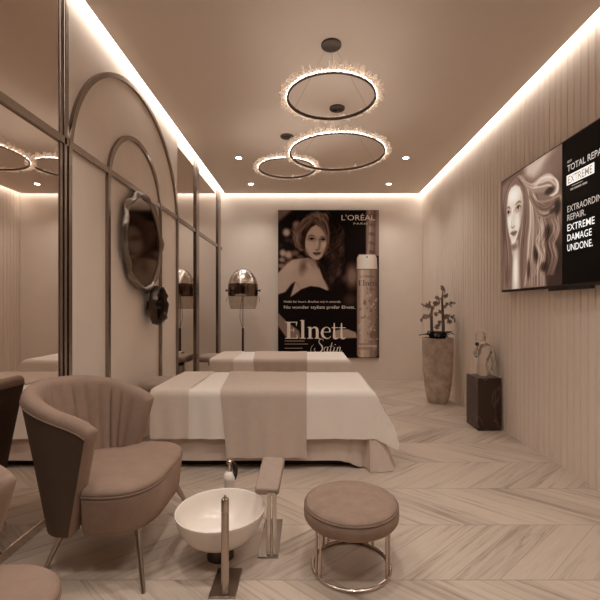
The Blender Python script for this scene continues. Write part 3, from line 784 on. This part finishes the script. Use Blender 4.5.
for i in range(18):
    q = rp.random(); qs([(262+u(-6, 6), 104+u(-6, 6)), (228-12*q, 132+8*q), (204-8*q, 170), (194-8*q, 220), (196-10*q, 270)], 5, rp.choice([40, 56, 78, 30]), .8, .6)
    qs([(266+u(-6, 6), 104+u(-6, 6)), (300+8*q, 128), (330+8*q, 170), (342+8*q, 220), (338+10*q, 270)], 5, rp.choice([44, 66, 90, 110]), .8, .55)
# can
def cyl(x, lo, hi): return lo + (hi-lo)*np.clip(1-np.abs((x-366)/11)**2.2, 0, 1)
cm = np.clip(.5 - cv._sd([(357, 269), (378, 269), (378, 355), (376, 357.5), (359, 357.5), (357, 355)])/.6, 0, 1); cv._mix(cm, cyl(cv.X, 84, 150) + 26*np.exp(-((cv.X-362)/2.0)**2) - 22*np.exp(-((cv.X-371)/1.6)**2))
for i in range(80):
    x, y = rp.uniform(358, 377), rp.uniform(292, 352); cv.ell(x, y, rp.uniform(.6, 1.6), rp.uniform(.5, 1.8), rp.choice([80, 100, 165, 176]), .8, rp.random()*3, .55)
cv.ell(373, 334, 3.5, 3.5, 84, .6, 0, .6); cv.poly([(358, 343), (377, 343), (377, 350), (358, 350)], 120, 1, .6); cv.stroke([(359, 346), (376, 346)], 1.6, 172, .6, .8, False)
cm = np.clip(.5 - cv._sd([(357, 258), (359, 254.5), (375, 254.5), (377, 258), (377.4, 269), (356.8, 269)])/.6, 0, 1); cv._mix(cm, cyl(cv.X, 150, 196))
cv.stroke([(357, 269.3), (378, 269.3)], .8, 84, .5, 1, False); cv.ell(367, 257, .7, .7, 40, .5)
PO = thing('advertising_poster', 'tall dark hairspray poster of a woman on the back wall', 'poster', tuple(pw(328.5, 358)))
q0, q1 = pw(PX0, PY1), pw(PX1, PY0)
MB().box(q0.x, q1.x, YP+.001, YB, q0.z, q1.z).build('panel', M['dark'], PO, smooth=0)
canvas_mesh(cv, 'printed_picture', pw(PX0, PY0), pw(PX1, PY0)-pw(PX0, PY0), pw(PX0, PY1)-pw(PX0, PY0), attr_mat('poster_print', rough=.7), PO, (1.5, 1.75, 1.95), 1.17)
PXM = YP/395
XA, ZA = (1, 0, 0), (0, 0, 1)
def ptext(name, s, px, py, cap, wpx, bold=0, spacing=1.0, m='white_text'):
    return text_mesh(name, s, pw(px, py, .0015), XA, ZA, cap*PXM, M[m], PO, width=wpx*PXM, bold=bold, spacing=spacing)
M['goldink'] = mat('brown_print_ink', S4(150), .6); M['darkink'] = mat('dark_print_ink', S4(56), .6)
ptext('brand_lettering', "L'ORÉAL", 341.5, 220.3, 5.6, 33.5)
ptext('brand_lettering', 'PARIS', 353.5, 224.6, 2.0, 14, spacing=1.2)
ptext('slogan_lettering', 'Holds for hours. Brushes out in seconds.', 284, 302.6, 2.2, 57)
ptext('slogan_lettering', 'No wonder stylists prefer Elnett.', 284, 308.6, 3.2, 71)
ptext('can_lettering', "L'ORÉAL", 360, 277.5, 2.2, 15, m='darkink')
# stroke-drawn lettering (strip of quads with varying width)
def pen(strokes, name, m, parent, to):
    mb = MB()
    for pts, ws in strokes:
        P = smooth_path(pts, 8) if len(pts) > 2 else pts
        n = len(P); L = []; Rr = []
        for i in range(n):
            a, b = P[max(i-1, 0)], P[min(i+1, n-1)]; dx, dy = b[0]-a[0], b[1]-a[1]; l = math.hypot(dx, dy) or 1
            t = i/(n-1)*(len(ws)-1); k = min(int(t), len(ws)-2); w = lerp(ws[k], ws[k+1], t-k)/2
            L.append(to(P[i][0]-dy/l*w, P[i][1]+dx/l*w)); Rr.append(to(P[i][0]+dy/l*w, P[i][1]-dx/l*w))
        mb.add(L + Rr, [(i, n+i, n+i+1, i+1) for i in range(n-1)])
    return mb.build(name, m, parent, smooth=0)
def wordmark(ox, oy, s, dy):
    to = lambda x, y: pw(ox + x*s*1.09, oy - y*s, dy + .0001*((x*7.3+y*3.1) % 1))
    bar = lambda x0, x1, y, w=.09: ([(x0, y), (x1, y)], [w, w])
    st = []
    # E
    st += [([(.45, 0), (.45, 2.0)], [.36, .36]), bar(.05, 1.42, .045), bar(.05, 1.36, 1.955), bar(.45, 1.02, 1.02), ([(1.38, .0), (1.34, .5)], [.14, .05]), ([(1.32, 2.0), (1.28, 1.52)], [.14, .05]), ([(1.0, 1.28), (1.0, .76)], [.06, .06])]
    # l
    st += [([(1.98, 0), (1.98, 2.2)], [.32, .32]), bar(1.66, 2.3, .04), ([(1.7, 2.13), (1.98, 2.2)], [.07, .12])]
    # n
    st += [([(2.78, 0), (2.78, 1.38)], [.3, .3]), bar(2.48, 3.08, .04), ([(2.5, 1.32), (2.78, 1.38)], [.07, .12]), ([(2.85, 1.0), (3.05, 1.26), (3.3, 1.34), (3.5, 1.2), (3.56, .9), (3.56, 0)], [.06, .1, .18, .28, .3, .3]), bar(3.28, 3.86, .04)]
    # e
    st += [([(4.18, .78), (4.95, .78)], [.07, .07]), ([(4.95, .78), (4.9, 1.16), (4.6, 1.36), (4.24, 1.16), (4.1, .7), (4.22, .26), (4.6, .02), (4.9, .1), (5.02, .3)], [.16, .14, .07, .2, .3, .26, .12, .08, .05])]
    # t t
    for x in (5.42, 6.22):
        st += [([(x, 1.85), (x, .3), (x+.08, .06), (x+.28, .02), (x+.46, .16)], [.1, .28, .26, .14, .05]), bar(x-.28, x+.44, 1.3)]
    return st, to
st, to = wordmark(284.6, 338.6, 8.4, .002); pen(st, 'product_lettering', M['white_text'], PO, to)
st, to = wordmark(358.2, 285.6, 2.6, .002); pen(st, 'can_lettering', M['darkink'], PO, to)
# script word
def sc_to(ox, oy, s): return lambda x, y: pw(ox + x*s, oy - y*s, .0025 + .0001*((x*5.3+y*2.9) % 1))
script = [([(1.5, 2.3), (1.25, 2.75), (.75, 2.7), (.5, 2.2), (.8, 1.7), (1.2, 1.2), (1.2, .5), (.7, 0), (0, .0), (-.5, .4), (-.3, .8)], [.04, .1, .16, .1, .2, .3, .26, .14, .08, .06, .14]),
          ([(-.6, 1.6), (-1.1, 1.0), (-1.2, .2), (-.6, -.4), (.3, -.3)], [.03, .07, .08, .06, .03]),
          ([(2.35, 1.0), (1.95, 1.05), (1.6, .6), (1.7, .1), (2.05, .15), (2.4, .95)], [.05, .1, .16, .1, .07, .05]), ([(2.45, 1.1), (2.3, .3), (2.5, 0), (2.85, .3)], [.2, .2, .12, .05]),
          ([(3.3, 2.0), (2.95, .4), (3.1, 0), (3.5, .3)], [.14, .2, .14, .05]), ([(2.7, 1.2), (3.6, 1.25)], [.07, .07]),
          ([(3.85, 1.05), (3.65, .3), (3.8, 0), (4.15, .3)], [.18, .2, .12, .05]), ([(3.95, 1.5), (4.05, 1.65)], [.18, .18]),
          ([(4.5, 1.05), (4.3, 0)], [.18, .2]), ([(4.35, .4), (4.75, 1.0), (5.05, .95), (4.95, .3), (5.1, 0), (5.5, .35)], [.05, .08, .16, .2, .12, .04])]
pen(script, 'script_lettering', M['white_text'], PO, sc_to(316.5, 352, 4.7))
pen([([(a*1.0, b) for a, b in p], w) for p, w in script[2:]] + [([(.9, 2.0), (.5, 1.9), (.8, 1.1), (.6, .2), (-.1, .2)], [.1, .2, .3, .2, .1])], 'can_lettering', M['darkink'], PO, sc_to(366, 290.4, 1.7))
# tiny unreadable fine print: rows of short dashes
for row, wmax in ((341, 20), (344, 23.5), (348.2, 18)):
    pen([([(284.6, row), (284.6+wmax, row)], [.8, .8])], 'fine_print_line', M['goldink'], PO, lambda x, y: pw(x, y, .002))

# ------------------------------------------------------------------ television
XT = 2.005
TY0, TY1, TZ0, TZ1 = 2.02, 4.085, 1.462, 2.605
TV = thing('television', 'large wall mounted television showing a hair advertisement', 'television', (XR, 3.05, TZ0))
MB().box(XT+.002, XT+.040, TY0, TY1, TZ0, TZ1).build('body', M['dark'], TV, smooth=0, bevel=.003)
MB().box(XT+.04, XR+.005, TY0+.6, TY1-.6, 1.75, 2.35).build('wall_mount', M['dark'], TV, smooth=0)
fr = MB()
for (a, b, c_, d) in ((TY0, TY1, TZ1-.008, TZ1), (TY0, TY1, TZ0, TZ0+.022), (TY0, TY0+.008, TZ0, TZ1), (TY1-.008, TY1, TZ0, TZ1)): fr.box(XT-.003, XT+.002, a, b, c_, d)
fr.build('bezel', M['dark'], TV, smooth=0)
MB().box(XT+.0, XT+.03, 2.80, 3.30, TZ0-.022, TZ0).build('sensor_bar', M['dark'], TV, smooth=0, bevel=.003)
YS = 3.115     # edge between picture and black text field
cv = Canvas(0, 1, 0, 1.15, 170, 196, 70)
def tq(x, y):
    z = 395*2.006/(498 + x/4.16 - 308); top = 130 - (x-15)*.619; bot = 585 - (x-15)*.066
    return ((4.077-z)/.962, 1.15*(y-top)/(bot-top))
TQ = lambda *p: [tq(x, y) for x, y in p]
def te(x, y, rx, ry, v, soft=.6, rot=0, al=1.0):
    a_, b_ = tq(x-rx, y), tq(x+rx, y); c_, d_ = tq(x, y-ry), tq(x, y+ry); o_ = tq(x, y)
    cv.ell(o_[0], o_[1], (b_[0]-a_[0])/2, (d_[1]-c_[1])/2, v, soft, rot, al)
def ts(pts, w, v, al=.65, soft=.014): cv.stroke(TQ(*pts), w/400, v, soft, al)
rt = random.Random(11); u = rt.uniform; ch = rt.choice
cv.shade(lambda X, Y, v: 66 + 70*np.exp(-((X-.75)**2/.20 + (Y-.03)**2/.09)) + 0*X)
cv.poly(TQ((112, 60), (160, 30), (235, -10), (190, 60), (150, 118), (118, 110)), 188, .10, .85)
cv.poly(TQ((230, -5), (272, -30), (272, 110), (235, 95), (195, 60)), 112, .12, .7)
# hair mass
cv.poly(TQ((12, 150), (40, 122), (80, 96), (104, 100), (140, 122), (185, 112), (230, 112), (254, 145), (270, 190), (270, 370), (250, 440), (225, 480), (205, 560), (200, 600), (10, 600)), 112, .05)
cv.poly(TQ((180, 330), (272, 330), (272, 600), (205, 600), (185, 520)), 62, .10, .8)
for i in range(110):
    q = rt.random(); ts([(100+u(-12, 12), 108+u(-8, 10)), (122+14*q, 150+u(-14, 14)), (130+36*q, 215+u(-16, 16)), (128+66*q, 300+u(-20, 20)), (118+84*q, 390+u(-25, 25)), (112+84*q, 480+u(-20, 20)), (100+100*q, 570)], u(3.5, 9), ch([70, 92, 122, 146, 164, 182, 196]), .6)
for i in range(60):
    q = rt.random(); ts([(104+u(-6, 8), 120+u(-6, 12)), (140, 140+30*q+u(-6, 6)), (176+6*q, 124+50*q), (215, 112+62*q), (240+8*q-14*q, 140+50*q), (236-10*q, 178+30*q)], u(3, 7), ch([84, 110, 140, 170, 190, 206]), .6)
for i in range(46):
    q = rt.random(); ts([(130, 170+u(-10, 30)), (165, 210+60*q), (205, 220+60*q+u(-10, 10)), (245, 196+50*q), (262-8*q, 200+70*q), (250-20*q, 270+60*q), (258-20*q, 340+30*q)], u(3, 7), ch([64, 96, 130, 160, 186]), .55)
for (x, y, rx, ry, al) in ((216, 170, 20, 14, .9), (248, 240, 13, 30, .85), (205, 350, 16, 30, .75), (160, 430, 12, 40, .7), (192, 490, 16, 20, .85), (230, 400, 12, 30, .8), (226, 255, 12, 12, .6), (128, 500, 8, 40, .55), (40, 520, 8, 40, .6), (252, 460, 18, 60, .5)):
    te(x, y, rx, ry, 34, .8, 0, al)
for i in range(26):
    q = u(-1, 1); ts([(150+q*10, 150+q*8), (180, 118+q*8), (222+q*6, 110+q*10), (246+q*5, 138), (244+q*6, 176), (220+q*5, 192)], u(2, 4), ch([150, 180, 200, 214]), .6)
    b_ = u(165, 250); ts([(b_, 290), (b_+12, 340+q*10), (b_-9, 392+q*10), (b_+4, 450+q*10), (b_-16, 525)], u(3, 7), ch([60, 110, 160, 190]), .6)
for i in range(60):
    q = rt.random(); ts([(78+u(-8, 12), 108+u(-6, 6)), (50-8*q, 140+10*q), (36-12*q+u(-3, 3), 215), (32-10*q+u(-3, 3), 320), (42-18*q+u(-4, 4), 430), (48-26*q, 575)], u(3, 7), ch([56, 80, 112, 140, 165]), .6)
# neck and chest, face
cv.poly(TQ((54, 388), (84, 375), (88, 430), (90, 585), (58, 588), (62, 450)), 168, .03); te(74, 505, 9, 75, 212, .9, 0, .85); te(68, 402, 14, 14, 96, 1.1, 0, .7)
cv.poly(TQ((36, 225), (42, 180), (56, 152), (74, 140), (92, 150), (102, 180), (105, 215), (101, 262), (92, 318), (80, 366), (68, 392), (58, 390), (48, 355), (39, 295)), 192, .02)
te(98, 270, 8, 70, 142, 1.1, 0, .6); te(66, 185, 20, 26, 216, 1.2, 0, .8); te(50, 300, 8, 34, 214, 1.2, 0, .7); te(80, 300, 10, 30, 210, 1.2, 0, .7); te(66, 378, 9, 8, 208, 1.1, 0, .7); te(44, 256, 9, 15, 128, 1.1, 0, .6); te(84, 240, 12, 16, 122, 1.1, 0, .6)
ts([(37, 243), (44, 234), (52, 240)], 7, 74, .8); ts([(72, 226), (86, 213), (98, 214)], 7, 70, .8)
te(44, 259, 6, 6, 176, .5); te(44.5, 258, 2.6, 5.5, 30, .5); ts([(37, 262), (44, 251), (52, 258)], 5, 34, .9)
te(85, 239, 9, 7, 180, .5); te(85, 238, 3.6, 6.5, 30, .5); ts([(75, 244), (85, 229), (96, 235)], 5, 34, .9)
ts([(66, 245), (60, 290), (57, 312)], 5, 150, .7); ts([(62, 240), (62, 300)], 5, 226, .6); ts([(54, 316), (62, 322), (72, 312)], 5, 104, .8)
cv.poly(TQ((52, 346), (60, 336), (65, 338), (71, 333), (81, 338), (74, 354), (64, 358)), 124, .012); ts([(53, 346), (65, 346), (80, 339)], 3, 62, .8)
for i in range(40):
    q = rt.random(); ts([(84+u(-5, 5), 112+u(-8, 6)), (102+6*q, 150+u(-6, 6)), (110+8*q, 220), (106+8*q+u(-2, 2), 300), (96+14*q+u(-3, 3), 380), (90+14*q, 470), (92+12*q, 580)], u(3, 6), ch([52, 84, 120, 156, 184]), .65)
    if i < 10: ts([(80+u(-6, 4), 112), (58-5*q, 138), (44-4*q, 175), (38-3*q, 240)], 4, ch([80, 120, 150]), .6)
tvp = canvas_mesh(cv, 'screen_picture', (XT-.001, TY1-.008, TZ1-.008), (0, -(TY1-.008-YS), 0), (0, 0, -(TZ1-TZ0-.030)), attr_mat('screen_image', .9*EX, .3), TV, 1.0, 1.35)
MB().box(XT-.001, XT+.002, TY0+.008, YS, TZ0+.022, TZ1-.008).build('screen_black_field', M['screenblk'] if 'screenblk' in M else mat('screen_black', (.004, .003, .0025, 1), .5, spec=.15), TV, smooth=0)
M['glow'] = emis('screen_white', (1, .95, .88), 1.1*EX); M['glowdim2'] = emis('screen_mid', (1, .8, .66), .36*EX); M['glow2'] = emis('screen_pale', (1, .86, .75), .62*EX); M['glowdim'] = emis('screen_dim', (1, .78, .62), .3*EX); M['boxfill'] = emis('screen_box', (1, .92, .84), 1.1*EX)
def tvtext(name, s, y, zc, cap, width, m, bold=0, d=.0025):
    return text_mesh(name, s, (XT-d, y, zc-cap/2), (0, -1, 0), (0, 0, 1), cap, M[m], TV, width=width, bold=bold, depth=0)
YL = 3.05
tvtext('screen_lettering', 'NEW', YL, 2.425, .020, .05, 'glow2')
tvtext('screen_lettering', 'TOTAL REPAIR', YL, 2.375, .050, .415, 'glow2', .01)
bxm = MB().box(XT-.0022, XT-.0012, YL-.285, YL+.008, 2.246, 2.322); bxm.build('screen_box', M['boxfill'], TV, smooth=0)
tvtext('screen_lettering', 'EXTREME', YL-.008, 2.284, .058, .262, 'glowdim2', .014, d=.003)
MB().box(XT-.0022, XT-.0012, YL-.17, YL-.05, 2.226, 2.229).build('screen_rule', M['glow2'], TV, smooth=0)
for k_, w_ in ((0, .035), (.045, .075), (.13, .05)): MB().box(XT-.0022, XT-.0012, YL-.035-k_-w_, YL-.035-k_, 2.196, 2.210).build('screen_fine_print', M['glowdim2'], TV, smooth=0)
tvtext('screen_lettering', 'EXTRAORDINARY', YL, 2.062, .050, .47, 'glow2')
tvtext('screen_lettering', 'REPAIR.', YL, 1.996, .050, .20, 'glow2')
tvtext('screen_lettering', 'EXTREME', YL, 1.918, .054, .29, 'glow', .004)
tvtext('screen_lettering', 'DAMAGE', YL, 1.841, .054, .262, 'glow', .004)
tvtext('screen_lettering', 'UNDONE.', YL, 1.764, .054, .272, 'glow', .004)

# ------------------------------------------------------------------ orchid pot
ox, oy = 1.79, 5.45
t = thing('potted_orchid', 'tall mottled stone planter with a sparse orchid in the far corner', 'potted plant', (ox, oy, 0))
m = MB(); m.lathe([(.125, 0), (.132, .01), (.155, .10), (.18, .26), (.20, .48), (.207, .68), (.207, .86), (.21, .872), (.212, .885), (.205, .890), (.192, .888), (.188, .84)], (ox, oy, 0), 56, cap1=False); po = m.build('pot', M['pot'], t, smooth=50)
MB().lathe([(.19, .845), (.13, .868), (.006, .88)], (ox, oy, 0), 32).build('soil', M['soil'], t, smooth=60)
rl = random.Random(3)
def leaf_mesh(L, w, drop, rise):
    rs = []
    for i in range(11):
        s = i/10; ww = w*math.sin(PI*min(.98, s*.92+.06))**.7
        z = rise*math.sin(PI*.6*s) - drop*s*s; x = L*s
        rs.append([(x, -ww, z+.25*ww), (x, 0, z), (x, ww, z+.25*ww), (x, 0, z-.004)])
    return rs
for k in range(15):
    a = 2*PI*k/15 + rl.uniform(-.25, .25); L = rl.uniform(.17, .255); rs = leaf_mesh(L, rl.uniform(.022, .034), rl.uniform(.0, .06), rl.uniform(.04, .12))
    c_, s_ = math.cos(a), math.sin(a)
    MB().rings([[(ox + .01*c_ + x*c_ - y*s_, oy + .01*s_ + x*s_ + y*c_, .885+z) for x, y, z in r] for r in rs]).build('leaf', M['leaf'], t, smooth=60)
for k in range(7):
    a = 2*PI*k/7 + .3; d = .06
    MB().ball((ox + d*math.cos(a), oy + d*math.sin(a), .925), .06, 12, 8, (1, 1, .95)).build('moss_clump', M['soil'], t)
def blossom_mb():
    m = MB()
    for k in range(5):
        a = 2*PI*k/5; c_, s_ = math.cos(a), math.sin(a)
        rs = [[(x*c_-y*s_, x*s_+y*c_, z) for x, y, z in r] for r in leaf_mesh(.026, .010, .006, .008)]
        m.rings(rs)
    m.ball((0, 0, .004), .005, 8, 6); return m
bl0 = None
stems = [(-.075, 0, [(0, .88), (-.01, 1.05), (-.012, 1.22), (.0, 1.31)]), (.075, .02, [(0, .88), (.01, 1.02), (.0, 1.25), (-.01, 1.42), (.0, 1.53)]), (.06, -.03, [(0, .88), (.0, 1.08), (.005, 1.2)])]
def add_blossom(x, y, z, s):
    global bl0
    if bl0 is None:
        bl0 = blossom_mb().build('blossom', M['blossom'], None); o = bl0
    else:
        o = bl0.copy(); COL.objects.link(o)
    o.parent = t; o.location = (x-ox, y-oy, z); o.rotation_euler = (rl.uniform(.6, 2.2), rl.uniform(-.6, .6), rl.uniform(0, 6)); o.scale = (s, s, s)
for i, (dx, dy, pts) in enumerate(stems):
    P = [(ox+dx+a, oy+dy, z) for a, z in pts]
    MB().tube(P, [.022, .020, .018, .012, .004][:len(P)] if i < 2 else .016, 10).build('stem', M['stem'], t)
for (x0, z0, x1, z1, nb) in ((-.085, 1.20, -.235, 1.155, 6), (-.075, 1.28, -.20, 1.34, 5), (-.075, 1.29, .0, 1.36, 6), (.075, 1.30, .225, 1.355, 7), (.075, 1.20, .23, 1.145, 7), (.075, 1.40, .0, 1.43, 5), (.075, 1.44, .13, 1.47, 4), (.07, 1.12, -.02, 1.04, 4), (.075, 1.5, .08, 1.57, 4), (.06, 1.18, .18, 1.10, 4), (-.08, 1.26, -.12, 1.37, 3), (.07, 1.25, -.02, 1.22, 5)):
    yv = rl.uniform(-.05, .05)
    MB().tube([(ox+x0, oy, z0), (ox+lerp(x0, x1, .5), oy+yv*.5, lerp(z0, z1, .5)+.025), (ox+x1, oy+yv, z1)], .0035, 6).build('twig', M['stem'], t)
    for k in range(nb):
        f = (k+1)/nb; add_blossom(ox+lerp(x0, x1, f)+rl.uniform(-.015, .015), oy+yv*f+rl.uniform(-.03, .03), lerp(z0, z1, f)+.02*math.sin(PI*f)+rl.uniform(-.02, .02), rl.uniform(.9, 1.6))

# ------------------------------------------------------------------ marble plinth and crystal bust
t = MB().box(1.80, 2.045, 4.18, 4.49, 0, .556).build('plinth', M['marble'], None, smooth=0, bevel=.004, base=(1.92, 4.33, 0))
tag(t, 'dark veined marble plinth standing against the slatted wall', 'plinth')
gx, gy, gz = 1.915, 4.32, .556
bm = bpy.data.meshes.new('crystal_bust')
V = [(.01, 0, .035), (.0, 0, .10), (-.005, 0, .17), (.01, 0, .235), (.02, 0, .30), (.0, -.01, .35), (-.025, -.02, .375), (-.035, -.025, .425), (-.03, -.022, .475),
     (.085, .02, .30), (.11, .03, .22), (.10, -.02, .15), (.06, -.05, .10),
     (-.055, -.03, .29), (-.095, -.05, .235), (-.10, -.075, .28), (-.075, -.07, .345)]
E = [(0,1),(1,2),(2,3),(3,4),(4,5),(5,6),(6,7),(7,8),(4,9),(9,10),(10,11),(11,12),(4,13),(13,14),(14,15),(15,16)]
RD = [(.085,.07),(.075,.062),(.05,.045),(.07,.052),(.06,.045),(.03,.03),(.045,.045),(.056,.058),(.036,.036),(.036,.034),(.027,.027),(.021,.021),(.018,.018),(.034,.032),(.026,.026),(.020,.020),(.019,.019)]
bm.from_pydata(V, E, []); ob = bpy.data.objects.new('crystal_bust', bm); COL.objects.link(ob)
sk = ob.modifiers.new('skin', 'SKIN'); sk.use_smooth_shade = True
for i, sv in enumerate(bm.skin_vertices[0].data): sv.radius = RD[i]; sv.use_root = (i == 0)
sb = ob.modifiers.new('sub', 'SUBSURF'); sb.levels = sb.render_levels = 2
dg = bpy.context.evaluated_depsgraph_get(); me = bpy.data.meshes.new_from_object(ob.evaluated_get(dg)); bpy.data.objects.remove(ob)
zmin = min(v.co.z for v in me.vertices)
for v in me.vertices: v.co.z -= zmin
me.materials.clear(); me.materials.append(M['glass']); me.name = 'crystal_bust'
bust = bpy.data.objects.new('crystal_bust', me); COL.objects.link(bust); bust.location = (gx, gy, gz); bust.scale = (1.14, 1.14, 1.14)
tag(bust, 'clear crystal bust of a figure standing on the dark marble plinth', 'sculpture')
BASE[bust.name] = (gx, gy, gz)
MB().ball((gx-.092, gy-.082, gz+.315), .02, 14, 8).build('dark_bead', M['dark'], bust)

# ------------------------------------------------------------------ world + colour management
wd = bpy.data.worlds.new('world'); scn.world = wd; wd.use_nodes = True
wd.node_tree.nodes['Background'].inputs[0].default_value = (.05, .04, .03, 1); wd.node_tree.nodes['Background'].inputs[1].default_value = .3
vs = scn.view_settings; vs.view_transform = 'Standard'; vs.look = 'None'; vs.exposure = -0.42; vs.gamma = 1.0; vs.use_curve_mapping = False
cy = scn.cycles; cy.max_bounces = 10; cy.diffuse_bounces = 6; cy.glossy_bounces = 6; cy.transmission_bounces = 8; cy.transparent_max_bounces = 24
cy.caustics_reflective = True; cy.blur_glossy = 1.0; cy.caustics_refractive = False; cy.sample_clamp_indirect = 6.0
cy.use_denoising = True
